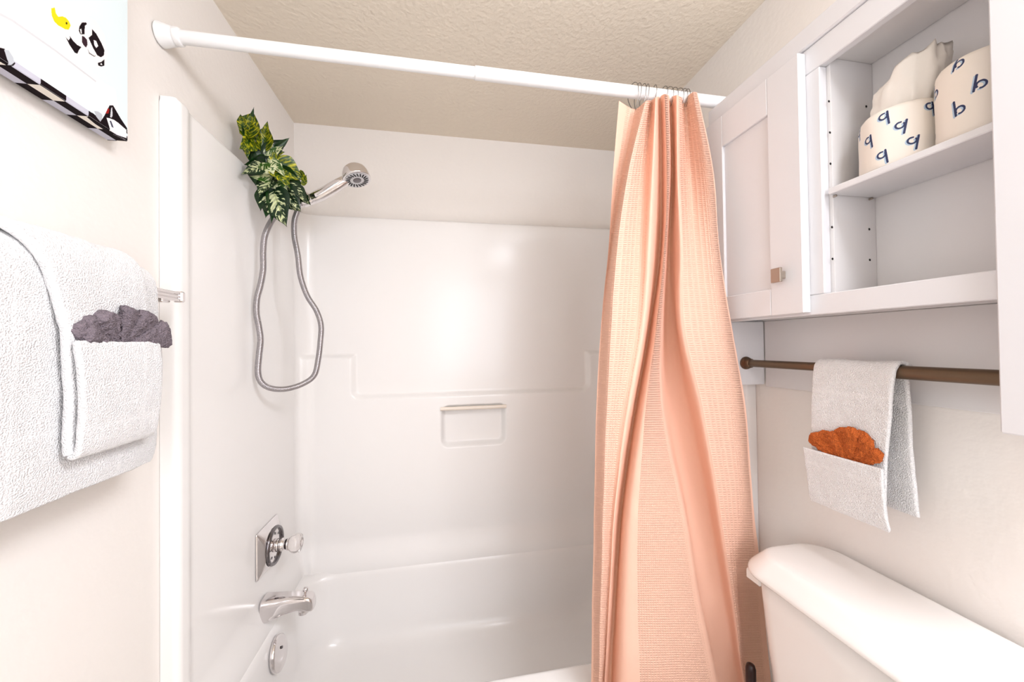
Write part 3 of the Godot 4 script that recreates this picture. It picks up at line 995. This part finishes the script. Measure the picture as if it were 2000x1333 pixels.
# ---- valve, spout, overflow plate, towel bar
func build_fittings() -> void:
	var m: Material = M.chrome
	var vc := Vector3(0.0285, 0.637, 0.343)
	var t := thing("shower_valve", "square chrome mixer plate with a clear acrylic knob", "faucet", vc)
	var pl := MB.new()
	var rings := []
	for q in [[0.0, 0.078, 0.074, 0.006], [0.003, 0.079, 0.075, 0.006], [0.006, 0.077, 0.073, 0.007], [0.019, 0.063, 0.060, 0.03], [0.022, 0.061, 0.058, 0.04], [0.0225, 0.058, 0.055, 0.045]]:
		rings.append(rrx(vc.x + q[0], vc.y, vc.z, q[2], q[1], q[3]))
	pl.loft(rings)
	put(pl, "plate", m, t)
	var ring := MB.new()
	ring.lathe([[0.052, 0.022], [0.062, 0.022], [0.063, 0.026], [0.061, 0.031], [0.055, 0.032], [0.052, 0.029], [0.052, 0.022]], vc, Vector3.RIGHT, 40)
	put(ring, "dial_ring", M.chrome_dark, t)
	var di := MB.new()
	di.lathe([[0.0, 0.0225], [0.0525, 0.0225], [0.051, 0.026], [0.0, 0.027]], vc, Vector3.RIGHT, 36)
	put(di, "dial", m, t)
	for k in 8:
		var an := TAU * k / 8.0
		var tk := MB.new()
		var e := Vector3(0, cos(an), sin(an))
		tk.tube([vc + Vector3(0.0278, 0, 0) + e * 0.036, vc + Vector3(0.0278, 0, 0) + e * 0.044], 0.0011, 6)
		put(tk, "dial_mark", M.rubber_black, t)
	var st := MB.new()
	st.lathe([[0.0, 0.026], [0.021, 0.026], [0.021, 0.036], [0.0185, 0.037], [0.0185, 0.044], [0.021, 0.045], [0.021, 0.050], [0.017, 0.053], [0.017, 0.060], [0.020, 0.066], [0.021, 0.072], [0.0, 0.072]], vc, Vector3.RIGHT, 32)
	put(st, "stem", m, t)
	var kn := MB.new()
	var rows := []
	for q in [[0.0, 0.0725], [0.021, 0.0725], [0.0235, 0.076], [0.029, 0.084], [0.031, 0.092], [0.030, 0.100], [0.026, 0.106], [0.017, 0.109], [0.015, 0.107], [0.0, 0.107]]:
		var r := []
		for i in 33:
			var an := TAU * i / 32.0
			var flute := 1.0 + (0.05 * cos(an * 8.0) if q[0] > 0.022 else 0.0)
			r.append(vc + Vector3(q[1], q[0] * flute * cos(an), q[0] * flute * sin(an)))
		rows.append(r)
	kn.sheet(rows, false, [], true)
	put(kn, "knob", M.acrylic, t, "clear fluted acrylic knob")
	var kc := MB.new()
	kc.lathe([[0.0, 0.1071], [0.009, 0.1071], [0.0085, 0.1095], [0.0, 0.110]], vc, Vector3.RIGHT, 20)
	put(kc, "knob_cap", m, t)
	# spout
	var sc := Vector3(0.034, 0.452, 0.378)
	var t2 := thing("tub_spout", "chrome tub spout with a pull-up diverter", "spout", sc)
	var sp := MB.new()
	rings = []
	for q in [[0.0, 0.452, 0.038, 0.033, 0.02], [0.004, 0.452, 0.040, 0.034, 0.02], [0.030, 0.456, 0.0355, 0.031, 0.02], [0.065, 0.461, 0.029, 0.028, 0.018], [0.100, 0.463, 0.024, 0.026, 0.016], [0.125, 0.460, 0.0235, 0.025, 0.012], [0.140, 0.457, 0.0235, 0.0245, 0.010], [0.148, 0.453, 0.021, 0.022, 0.010], [0.153, 0.450, 0.016, 0.017, 0.010]]:
		rings.append(rrx(sc.x + q[0], q[1], sc.z, q[2], q[3], q[4]))
	sp.loft(rings)
	put(sp, "body", m, t2)
	var ou := MB.new()
	ou.lathe([[0.0, 0.0], [0.015, 0.0], [0.016, 0.014], [0.016, 0.024], [0.0, 0.024]], Vector3(0.153, 0.421, sc.z), Vector3.UP, 24)
	put(ou, "outlet", m, t2)
	var dv := MB.new()
	dv.lathe([[0.0, 0.0], [0.004, 0.0], [0.004, 0.012], [0.008, 0.015], [0.0085, 0.022], [0.006, 0.026], [0.0, 0.027]], Vector3(0.158, 0.478, sc.z), Vector3(0.12, 1, 0), 20)
	put(dv, "diverter", m, t2)
	# overflow plate on the end of the basin
	var oc := onX(541, 1277, 0.0755)
	var ax := Vector3(1, 0.13, 0).normalized()
	var t3 := thing("overflow_plate", "round chrome overflow plate on the basin below the spout", "overflow plate", oc)
	var op := MB.new()
	op.lathe([[0.0, -0.002], [0.052, -0.002], [0.053, 0.002], [0.052, 0.010], [0.048, 0.013], [0.030, 0.015], [0.0, 0.016]], oc, ax, 44)
	put(op, "plate", m, t3)
	for s in [-0.016, 0.016]:
		var sw := MB.new()
		sw.lathe([[0.0, 0.014], [0.0042, 0.014], [0.004, 0.0170], [0.0, 0.0176]], oc + Vector3(0, s, 0), ax, 14)
		put(sw, "screw", M.chrome_dark, t3)
	# towel bar beside the tub
	var t4 := thing("towel_bar", "flat polished chrome towel bar carrying the white towels", "towel bar", Vector3(0.0, 1.41, 1.2))
	var br := MB.new()
	for q in [[1.4005, 1.4062], [1.4072, 1.4128], [1.4138, 1.4195]]:
		br.box(Vector3(0.069, q[0], 0.855), Vector3(0.081, q[1], 1.62), 0.0012)
	br.box(Vector3(0.071, 1.402, 0.855), Vector3(0.079, 1.418, 1.62), 0.0)
	put(br, "bar", m, t4)
	for z in [0.848, 1.62]:
		var e := MB.new()
		e.box(Vector3(0.066, 1.399, z - 0.006), Vector3(0.084, 1.422, z + 0.007), 0.003)
		put(e, "end_cap", m, t4)
	for z in [0.876, 1.56]:
		var po := MB.new()
		po.box(Vector3(0.0005, 1.396, z - 0.012), Vector3(0.0695, 1.415, z + 0.012), 0.002)
		put(po, "post", m, t4)

# ---- a thick cloth hung over a bar; path in (X, Y), spans give the two side edges (Z) along the path
func cloth(path: Array, spans: Array, thick: float, sd: int, fluff := 0.0012) -> MB:
	var fine := []
	var span := []
	var n := path.size()
	var sub := 9
	for i in n - 1:
		for s in sub:
			var f := float(s) / sub
			var q := catmull(vec(path[maxi(i - 1, 0)]), vec(path[i]), vec(path[i + 1]), vec(path[mini(i + 2, n - 1)]), f)
			fine.append(q)
			span.append([lerpf(spans[i][0], spans[i + 1][0], f), lerpf(spans[i][1], spans[i + 1][1], f)])
	fine.append(vec(path[n - 1]))
	span.append(spans[n - 1])
	var nz := FastNoiseLite.new()
	nz.seed = sd
	nz.frequency = 9.0
	var nzf := FastNoiseLite.new()
	nzf.seed = sd + 50
	nzf.frequency = 160.0
	var rows := []
	var cnt := fine.size()
	var seg := 40
	for i in cnt:
		var tg: Vector3 = (fine[mini(i + 1, cnt - 1)] - fine[maxi(i - 1, 0)]).normalized()
		var nr := Vector3(tg.y, -tg.x, 0)
		var h := thick / 2
		if i == 0 or i == cnt - 1:
			h *= 0.55
		var z0: float = span[i][0]
		var z1: float = span[i][1]
		var c: Vector3 = fine[i]
		c += nr * 0.006 * nz.get_noise_2d(c.y * 0.6, sd) * 0.5
		var row := []
		for k in seg + 1:                                     # outer face
			row.append(Vector3(c.x, c.y, lerpf(z0 + h, z1 - h, float(k) / seg)) + nr * h)
		for k in range(1, 6):
			var a := PI * k / 6.0
			row.append(Vector3(c.x, c.y, z1 - h + h * sin(a)) + nr * (h * cos(a)))
		for k in seg + 1:
			row.append(Vector3(c.x, c.y, lerpf(z1 - h, z0 + h, float(k) / seg)) - nr * h)
		for k in range(1, 6):
			var a := PI * k / 6.0
			row.append(Vector3(c.x, c.y, z0 + h - h * sin(a)) - nr * (h * cos(a)))
		for k in row.size():
			var p: Vector3 = row[k]
			var w := nz.get_noise_3d(p.x * 0.5, p.y * 0.5, p.z) * 0.35 * thick
			var g := nzf.get_noise_3d(p.x, p.y, p.z) * fluff
			row[k] = p + nr * (w + g) + Vector3(0, g * 0.6, g * 0.6)
		row.append(row[0])
		rows.append(row)
	var first := []
	var last := []
	for k in rows[0].size():
		first.append(fine[0] + Vector3(0, 0, rows[0][k].z))
		last.append(fine[cnt - 1] + Vector3(0, 0, rows[cnt - 1][k].z))
	rows.push_front(first)
	rows.append(last)
	var b := MB.new()
	b.sheet(rows, false, [], true)
	return b

func vec(a: Array) -> Vector3:
	return Vector3(a[0], a[1], 0)

# pleated washcloth spread like a fan; lobes: [angle deg, radius, half width deg]
func fan(org: Vector3, side: Vector3, out: Vector3, lobes: Array, deep: float, sd: int) -> MB:
	var b := MB.new()
	var nz := FastNoiseLite.new()
	nz.seed = sd
	nz.frequency = 130.0
	for q in range(lobes.size()):
		var l: Array = lobes[q]
		var rows := []
		var nr := 26
		var lift: float = deep * (l[3] if l.size() > 3 else 0.0)
		# a folded loop of cloth: rounded outside, hollow at its back
		for j in nr + 1:
			var s := float(j) / nr
			var rad: float = l[1] * s
			var row := []
			for i in 32:
				var a := TAU * i / 32.0
				var wx: float = deg_to_rad(l[2]) * maxf(rad, 0.015) * cos(a)
				var wz: float = deep * (0.25 + 0.75 * s) * sin(a) + lift * s
				var an := deg_to_rad(l[0])
				var dirv := side * sin(an) + Vector3.UP * cos(an)
				var per := side * cos(an) - Vector3.UP * sin(an)
				var top := 1.0
				if j == nr:
					top = 0.35
				elif j == nr - 1:
					top = 0.86
				var p := org + dirv * (rad + (0.004 if j == nr else 0.0)) + per * (wx * top) + out * (wz * (top if j >= nr - 1 else 1.0))
				p += (per * cos(a) + out * sin(a)) * nz.get_noise_3d(p.x, p.y, p.z) * 0.0048
				row.append(p)
			row.append(row[0])
			rows.append(row)
		var cap := []
		var c := Vector3.ZERO
		for i in 32:
			c += rows[nr][i] / 32.0
		for i in 33:
			cap.append(c)
		rows.append(cap)
		b.sheet(rows, false, [], true)
	return b

func build_wall_towels() -> void:
	var w: Material = M.terry_white
	# big bath towel, folded lengthwise over the bar
	var zr := onX(309, 830, 0.098).z
	var bt := cloth([[0.047, 1.20], [0.046, 1.30], [0.049, 1.40], [0.057, 1.432], [0.075, 1.444], [0.093, 1.432], [0.100, 1.40], [0.099, 1.32], [0.096, 1.22], [0.090, 1.128], [0.086, 1.098]],
		[[zr, 1.58], [zr, 1.58], [zr + 0.004, 1.58], [zr + 0.010, 1.58], [zr + 0.014, 1.58], [zr + 0.012, 1.58], [zr + 0.008, 1.58], [zr + 0.0, 1.58], [zr - 0.006, 1.58], [zr - 0.004, 1.58], [zr + 0.004, 1.58]], 0.016, 3)
	tag(put(bt, "bath_towel", w), "large fluffy white bath towel hung over the chrome bar", "towel")
	# hand towel on top of it with its lower end turned up into a pocket
	var hr := onX(300, 700, 0.122).z
	var hl := onX(140, 760, 0.122).z
	var t := thing("hand_towel", "white hand towel folded into a pocket over the bath towel", "towel", Vector3(0.1, 1.16, 1.02))
	var ht := cloth([[0.0345, 1.30], [0.033, 1.38], [0.036, 1.425], [0.048, 1.452], [0.075, 1.463], [0.102, 1.450], [0.1135, 1.41], [0.115, 1.33], [0.114, 1.24], [0.110, 1.172], [0.112, 1.158]],
		[[hr + 0.014, hl + 0.05], [hr + 0.014, hl + 0.05], [hr + 0.016, hl + 0.05], [hr + 0.018, hl + 0.065], [hr + 0.020, hl + 0.07], [hr + 0.015, hl + 0.055], [hr + 0.009, hl + 0.03], [hr + 0.002, hl + 0.008], [hr - 0.002, hl], [hr - 0.002, hl - 0.004], [hr, hl - 0.004]], 0.012, 8, 0.0008)
	put(ht, "drape", w, t)
	var pk := cloth([[0.112, 1.155], [0.120, 1.158], [0.1265, 1.18], [0.130, 1.24], [0.1305, 1.302], [0.1285, 1.312]],
		[[hr, hl - 0.006], [hr, hl - 0.006], [hr - 0.001, hl - 0.004], [hr - 0.001, hl], [hr, hl + 0.006], [hr, hl + 0.006]], 0.009, 9, 0.0006)
	put(pk, "pocket", w, t)
	# grey washcloth fanned out of the pocket
	var org := Vector3(0.129, 1.292, lerpf(hr, hl, 0.46))
	var o := onX(243, 680, 0.129)
	org = Vector3(0.1215, o.y, o.z)
	var lob := []
	for q in [[164, 648, 13, 0.7], [172, 626, 15, 0.0], [200, 611, 15, 0.6], [228, 612, 13, -0.1], [250, 599, 12, 1.1], [274, 606, 12, 0.0], [291, 611, 12, 0.7], [311, 620, 12, 0.0], [331, 650, 16, 0.8], [154, 640, 12, 0.1]]:
		var p := onX(q[0], q[1], 0.130)
		var d := p - org
		lob.append([rad_to_deg(atan2(-d.z, d.y)), Vector2(d.y, d.z).length() - 0.003, q[2], q[3]])
	tag(put(fan(org, Vector3(0, 0, -1), Vector3.RIGHT, lob, 0.0105, 4), "washcloth", M.terry_grey), "grey washcloth fanned out of the white towel pocket", "washcloth")

# ---- canvas print
func build_picture() -> void:
	var t := thing("canvas_print", "canvas print with black-and-white animal, yellow duck and checkered floor", "picture", Vector3(0, 1.69, 1.2))
	var fx := 0.042
	var corner := onX(249, 277, fx)
	var z0 := corner.z
	var y0 := corner.y
	var z1 := z0 + 0.52
	var y1 := y0 + 0.42
	var thick := 0.031
	var m := mat("print_face", Color.WHITE, 0.75, 0.0, 0.2)
	m.albedo_texture = ImageTexture.create_from_image(print_image(z0, y0, fx))
	m.texture_repeat = false
	var face := MB.new()
	var e := 0.003
	# front face with its rounded lower edge and the wrapped underside in one sheet
	var prof := [[fx, y1, 0.0], [fx, y0 + e, 0.42 - e], [fx - 0.0004, y0 + e * 0.6, 0.42 - e * 0.55], [fx - 0.001, y0 + e * 0.25, 0.42 - e * 0.2], [fx - 0.0025, y0, 0.42 + 0.001], [fx - thick, y0, 0.4495]]
	var rows := []
	var us := []
	for p in prof:
		var r := []
		var u := []
		for i in 13:
			var f := i / 12.0
			r.append(Vector3(p[0], p[1], lerpf(z1, z0, f)))
			u.append(Vector2(f, p[2] / 0.45))
		rows.append(r)
		us.append(u)
	face.sheet(rows, false, us, false, Vector3.RIGHT)
	put(face, "print", m, t)
	var sm := mat("canvas_edge", c8(226, 231, 232), 0.8)
	var body := MB.new()
	body.box(Vector3(fx - thick, y0 + 0.0006, z0 + 0.0003), Vector3(fx - 0.0006, y1, z1), 0.0008)
	put(body, "stretcher", sm, t)
	boxed(Vector3(0.0005, y0 + 0.05, z0 + 0.05), Vector3(fx - thick, y1 - 0.05, z1 - 0.05), "backing", sm, t)

func poly_in(p: Vector2, pts: PackedVector2Array) -> bool:
	return Geometry2D.is_point_in_polygon(p, pts)

func print_image(z0: float, y0: float, fx: float) -> Image:
	# 52 cm x 45 cm (the last 3 cm wrap under the edge); u runs from the far side to the shower side
	var w := 1040
	var h := 900
	var im := Image.create(w, h, false, Image.FORMAT_RGB8)
	im.fill(c8(226, 238, 240))
	var to := func(a: Array) -> Vector2:
		var p := onX(a[0], a[1], fx)
		return Vector2((0.52 - (p.z - z0)) / 0.52 * w, (0.42 - (p.y - y0)) / 0.45 * h)
	var fill := func(pts: Array, c: Color) -> void:
		var pp := PackedVector2Array()
		for a in pts:
			pp.append(to.call(a))
		var lo := pp[0]
		var hi := pp[0]
		for q in pp:
			lo = lo.min(q)
			hi = hi.max(q)
		for y in range(maxi(0, int(lo.y)), mini(h, int(hi.y) + 2)):
			for x in range(maxi(0, int(lo.x)), mini(w, int(hi.x) + 2)):
				if poly_in(Vector2(x + 0.5, y + 0.5), pp):
					im.set_pixel(x, y, c)
	var black := c8(26, 16, 20)
	var white := c8(246, 243, 240)
	# white tub with its rolled rim
	fill.call([[-260, -230], [40, -10], [135, 100], [200, 160], [225, 175], [232, 215], [225, 235], [170, 190], [-260, -40]], c8(243, 244, 244))
	fill.call([[-260, -150], [30, 42], [188, 158], [200, 178], [215, 205], [-20, 66], [-260, -80]], white)
	fill.call([[-260, -110], [25, 38], [110, 98], [188, 158], [187, 161], [108, 101], [23, 42], [-260, -104]], c8(214, 214, 216))
	fill.call([[-260, -96], [23, 44], [108, 103], [186, 163], [205, 200], [180, 188], [40, 112], [-260, -30]], c8(245, 243, 243))
	# the yellow toy duck
	fill.call([[100, 16], [107, 15], [109, 26], [114, 33], [122, 32], [129, 35], [135, 42], [138, 50], [134, 58], [127, 57], [120, 53], [114, 50], [106, 42], [101, 30]], c8(250, 216, 30))
	fill.call([[128, 44], [131, 43], [132, 47], [129, 48]], c8(60, 60, 20))
	# white head and black patches of the bather
	fill.call([[128, 72], [150, 46], [164, 30], [186, 40], [204, 68], [210, 104], [207, 128], [190, 132], [170, 118], [150, 106], [136, 92]], c8(244, 240, 236))
	fill.call([[155, 52], [160, 44], [168, 44], [170, 47], [166, 50], [165, 60], [165, 67], [157, 67], [154, 60]], black)
	fill.call([[156, 57], [159, 56], [160, 65], [158, 66]], white)
	fill.call([[160, 70], [165, 72], [170, 78], [171, 87], [168, 93], [163, 88], [160, 82]], c8(58, 38, 46))
	fill.call([[180, 57], [188, 66], [198, 84], [204, 98], [203, 108], [197, 112], [190, 108], [182, 94], [173, 74], [180, 68]], black)
	fill.call([[183, 78], [188, 80], [192, 90], [188, 94], [184, 88]], white)
	fill.call([[128, 72], [134, 79], [137, 75], [136, 70], [143, 80], [151, 88], [159, 92], [154, 98], [151, 105], [146, 103], [136, 88]], black)
	fill.call([[191, 123], [198, 121], [204, 116], [204, 128], [197, 130], [192, 128]], black)
	fill.call([[196, 125], [198, 123], [200, 127], [197, 127]], white)
	fill.call([[171, 95], [175, 103], [184, 109], [188, 109], [184, 111], [174, 105]], c8(120, 116, 116))
	# checkered floor: one band on the face, two wrapped under the edge
	var sq := 0.0382
	for y in range(0, h):
		for x in range(0, w):
			var dy := 0.42 - (float(y) / h) * 0.45          # height above the lower edge
			var dz := (0.52 - float(x) / w * 0.52)
			if dy < 0.0095:
				var band := 0 if dy > 0.0 else (1 if dy > -0.0150 else 2)
				var kx := int(floor((dz - 0.0022) / sq + 20.0))
				var odd := (kx + band) % 2 == 1
				var c := black if odd else (c8(203, 202, 214) if band != 1 else c8(247, 240, 228))
				im.set_pixel(x, y, c)
	# claw feet of the tub, and a dark frilled corner with a red stripe
	fill.call([[-4, 92], [8, 95], [18, 103], [30, 124], [22, 134], [10, 128], [-4, 118]], black)
	fill.call([[8, 97], [17, 98], [26, 112], [28, 122], [20, 130], [14, 116]], c8(196, 200, 206))
	fill.call([[184, 217], [192, 218], [200, 224], [198, 246], [192, 240]], c8(186, 190, 196))
	fill.call([[174, 217], [184, 223], [196, 238], [204, 226], [214, 206], [221, 206], [236, 232], [248, 250], [249, 262], [232, 246], [226, 240], [214, 262], [196, 250], [175, 232]], black)
	fill.call([[206, 222], [211, 211], [214, 214], [212, 222]], c8(150, 30, 26))
	fill.call([[217, 212], [219, 209], [220, 226], [218, 230], [215, 229]], c8(214, 214, 218))
	fill.call([[208, 230], [214, 231], [222, 234], [232, 241], [247, 254], [247, 270], [232, 264], [216, 256]], white)
	fill.call([[214, 236], [217, 236], [220, 244], [222, 250], [218, 248]], c8(70, 70, 90))
	fill.call([[222, 262], [247, 270], [248, 277], [230, 275]], black)
	for k in 9:                                              # illegible scribble in the corner
		var a := 228.0 + k * 2.0
		fill.call([[a, 266.0 + k * 0.7], [a + 0.7, 265.6 + k * 0.7], [a + 0.9, 268.0 + k * 0.7 + (k % 2) * 0.7], [a + 0.3, 268.3 + k * 0.7]], c8(190, 180, 182))
	return im

# ---- bronze rail under the cabinet and its towel
func build_rail_towel() -> void:
	var rx := 1.45
	var ry := 1.241
	var t := thing("bronze_rail", "bronze tension rail fixed under the white wall cabinet", "towel rail", Vector3(rx, ry, 1.1))
	var a := MB.new()
	a.lathe([[0.0, 0.0], [0.0098, 0.0], [0.0098, 0.32], [0.0, 0.32]], Vector3(rx, ry + 0.002, 0.845), Vector3(0, 0, 1), 24)
	put(a, "inner_tube", M.bronze, t)
	var b := MB.new()
	b.lathe([[0.0098, 0.0], [0.0122, 0.001], [0.0125, 0.004], [0.0125, 0.235], [0.0, 0.235]], Vector3(rx, ry, 1.125), Vector3(0, 0, 1), 24)
	put(b, "outer_tube", M.bronze, t)
	var f := MB.new()
	f.lathe([[0.0, 0.0], [0.0175, 0.0], [0.018, 0.003], [0.0165, 0.008], [0.0125, 0.010], [0.0125, 0.020], [0.0, 0.020]], Vector3(rx, ry + 0.002, 0.8305), Vector3(0, 0, 1), 28)
	put(f, "end_flange", M.bronze, t)
	var w: Material = M.terry_white
	var zl := onX(1590, 800, 1.432).z
	var zr := onX(1748, 740, 1.43).z
	var zb := onX(1776, 760, 1.468).z
	var t2 := thing("guest_towel", "small white towel with a pocket hung over the bronze rail", "towel", Vector3(1.45, 0.95, 1.12))
	var dr := cloth([[1.478, 0.972], [1.472, 1.08], [1.469, 1.18], [1.467, 1.235], [1.461, 1.253], [1.450, 1.259], [1.439, 1.252], [1.433, 1.232], [1.431, 1.16], [1.430, 1.08], [1.430, 0.99], [1.428, 0.948]],
		[[zl - 0.01, onX(1797, 1025, 1.478).z], [zl - 0.005, onX(1786, 900, 1.472).z], [zl, zb], [zl, zb - 0.002], [zl, zr + 0.006], [zl, zr], [zl, zr], [zl, zr - 0.001], [zl - 0.002, zr - 0.006], [zl - 0.006, onX(1731, 870, 1.43).z], [zl - 0.006, onX(1729, 960, 1.43).z], [zl - 0.006, onX(1738, 1036, 1.428).z]], 0.008, 21, 0.0007)
	put(dr, "drape", w, t2)
	var pk := cloth([[1.428, 0.946], [1.4225, 0.95], [1.4195, 0.98], [1.4165, 1.03], [1.415, 1.062]],
		[[zl - 0.006, onX(1738, 1036, 1.428).z], [zl - 0.006, onX(1737, 1036, 1.42).z], [zl - 0.008, onX(1729, 985, 1.42).z], [zl - 0.010, onX(1727, 945, 1.418).z], [zl - 0.012, onX(1726, 908, 1.415).z]], 0.006, 23, 0.0005)
	put(pk, "pocket", w, t2)
	var o := onX(1660, 922, 1.4235)
	var org := Vector3(1.4235, o.y, o.z)
	var lob := []
	for q in [[1583, 850, 11, 0.6], [1602, 844, 12, 0.0], [1622, 845, 12, 0.7], [1643, 837, 13, 0.1], [1663, 837, 12, 0.9], [1682, 845, 13, 0.1], [1699, 860, 11, 0.8], [1717, 884, 12, 0.5]]:
		var p := onX(q[0], q[1], 1.42)
		var d := p - org
		lob.append([rad_to_deg(atan2(d.z, d.y)), Vector2(d.y, d.z).length() - 0.002, q[2], q[3]])
	tag(put(fan(org, Vector3(0, 0, 1), Vector3.LEFT, lob, 0.006, 14), "washcloth", M.terry_orange), "orange washcloth fanned out of the guest towel pocket", "washcloth")

# ---- two paper-wrapped rolls on the cabinet shelf
func build_rolls() -> void:
	var y0 := 1.6128
	roll(Vector3(1.4525, y0, 1.2), 0.0565, 0.108, "paper-wrapped toilet roll with a loose crumpled wrapper top", true)
	roll(Vector3(1.4525, y0, 1.3085), 0.0500, 0.128, "taller neatly wrapped toilet roll beside the tall cabinet", false)

func roll(at: Vector3, r: float, h: float, label: String, open: bool) -> void:
	var t := thing("toilet_roll", label, "toilet roll", at, "wrapped rolls on the cabinet shelf")
	var m := mat("wrapper_print_%d" % int(open), Color.WHITE, 0.65)
	m.albedo_texture = ImageTexture.create_from_image(wrapper_image(open))
	var nz := FastNoiseLite.new()
	nz.seed = 31 + int(open)
	nz.frequency = 14.0
	var prof := [[0.0, 0.0], [r * 0.93, 0.0], [r * 0.985, 0.004], [r, 0.012], [r, h * 0.35], [r * 1.005, h * 0.6], [r * 0.995, h * 0.82], [r * 0.965, h * 0.92], [r * 0.88, h * 0.98], [r * 0.7, h * 1.01], [r * 0.35, h * 1.02], [0.0, h * 1.02]]
	var rows := []
	var us := []
	for p in prof:
		var row := []
		var u := []
		for i in 49:
			var an := TAU * i / 48.0
			var k := 1.0 + 0.035 * nz.get_noise_3d(cos(an) * 0.12, p[1] * 0.6, sin(an) * 0.12) * (1.0 if p[0] > 0.01 else 0.0)
			# an = 0 points away from the room (+X); the seam is there
			row.append(at + Vector3(cos(an) * p[0] * k, p[1], sin(an) * p[0] * k))
			u.append(Vector2(i / 48.0, 1.0 - p[1] / 0.14))
		rows.append(row)
		us.append(u)
	var b := MB.new()
	b.sheet(rows, false, us, true)
	put(b, "wrapped_roll", m, t)
	if open:
		var tuft := MB.new()
		rows = []
		for j in 15:
			var s := j / 14.0
			var row := []
			for i in 41:
				var an := TAU * i / 40.0
				var fl := nz.get_noise_3d(cos(an) * 0.16, s * 0.08, sin(an) * 0.16 + 3.0)
				var cre := absf(nz.get_noise_2d(an * 0.06, 7.0 + s * 0.05))
				var rad := r * (0.80 + 0.12 * sin(s * PI) + 0.16 * fl - 0.10 * cre)
				var y := h * 0.985 + s * (0.066 + 0.026 * sin(an * 1.0 - 0.3) + 0.014 * fl)
				row.append(at + Vector3(cos(an) * rad * 0.80 + 0.008, y, sin(an) * rad * (1.0 + 0.12 * s) + 0.014 * s))
			rows.append(row)
		for j in 4:                                          # crumpled in at the top
			var s := (j + 1) / 4.0
			var row := []
			for i in 41:
				var q: Vector3 = rows[14][i]
				var c := at + Vector3(0.008, h + 0.052, 0.004)
				row.append(q.lerp(c, s * 0.8) + Vector3(0, 0.006 * sin(i * 1.1 + s * 3.0) * (1.0 - s), 0))
			rows.append(row)
		tuft.sheet(rows, false, [], false, Vector3.LEFT)
		put(tuft, "loose_paper", M.wrapper_plain, t, "loose crumpled off-white wrapper paper")

func wrapper_image(open: bool) -> Image:
	var w := 1024
	var h := 420
	var im := Image.create(w, h, false, Image.FORMAT_RGB8)
	im.fill(c8(240, 231, 220))
	# the printed mark: a hollow letter b with a pale blue shade; on one roll it stands on its head
	var marks := []
	if open:
		marks = [[0.46, 0.088, 0], [0.53, 0.058, 0], [0.40, 0.062, 1], [0.625, 0.088, 0], [0.69, 0.05, 0], [0.36, 0.030, 1], [0.47, 0.020, 0], [0.29, 0.085, 0], [0.77, 0.09, 0], [0.2, 0.04, 0], [0.88, 0.04, 1]]
	else:
		marks = [[0.43, 0.072, 1], [0.50, 0.046, 0], [0.50, 0.118, 1], [0.35, 0.020, 0], [0.62, 0.095, 0], [0.68, 0.03, 0], [0.29, 0.1, 1], [0.76, 0.1, 0], [0.2, 0.05, 0], [0.86, 0.06, 1]]
	for q in marks:
		var c := Vector2(q[0] * w, (1.0 - q[1] / 0.14) * h)
		var k := 1.0 if not open else -1.0
		var lean: float = 0.15 if q[2] == 0 else -0.25
		# image x grows away from the observer's left on the roll, so the mark is drawn mirrored to read rightly
		for pas in 2:
			var ink := c8(176, 196, 214) if pas == 0 else c8(38, 48, 86)
			var off := Vector2(6, 4) if pas == 0 else Vector2.ZERO
			for s in 40:
				var f := s / 39.0
				var p := Vector2(-13 + lean * (f - 0.5) * 44.0, lerpf(-38, 30, f))
				dab(im, c + Vector2(-p.x * k, p.y * k) + off, 4.4, ink)
			for s in 48:
				var an := PI * 1.15 - TAU * 0.86 * s / 47.0
				var p := Vector2(6 + 16 * cos(an), 9 - 16 * sin(an))
				dab(im, c + Vector2(-p.x * k, p.y * k) + off, 4.0, ink)
	return im

func dab(im: Image, p: Vector2, r: float, c: Color) -> void:
	for y in range(int(p.y - r), int(p.y + r) + 2):
		for x in range(int(p.x - r), int(p.x + r) + 2):
			if x >= 0 and y >= 0 and x < im.get_width() and y < im.get_height() and Vector2(x, y).distance_to(p) < r:
				im.set_pixel(x, y, c)

# ---- brush standing between the curtain and the tank
func build_brush() -> void:
	var p := onZ(1466, 1297, 0.93)
	var t := thing("toilet_brush", "dark brush handle standing between the curtain and the tank", "toilet brush", Vector3(p.x, 0, 0.93))
	var hnd := MB.new()
	hnd.lathe([[0.0, 0.12], [0.006, 0.12], [0.006, p.y - 0.14], [0.010, p.y - 0.10], [0.0115, p.y - 0.04], [0.0115, p.y - 0.012], [0.009, p.y - 0.003], [0.004, p.y], [0.0, p.y]], Vector3(p.x, 0, 0.93), Vector3.UP, 20)
	put(hnd, "handle", M.wine_black, t)
	var cup := MB.new()
	cup.lathe([[0.0, 0.0], [0.034, 0.0], [0.036, 0.005], [0.034, 0.13], [0.031, 0.13], [0.031, 0.01], [0.0, 0.01]], Vector3(p.x, 0, 0.93), Vector3.UP, 28)
	put(cup, "holder", M.brush_white, t)
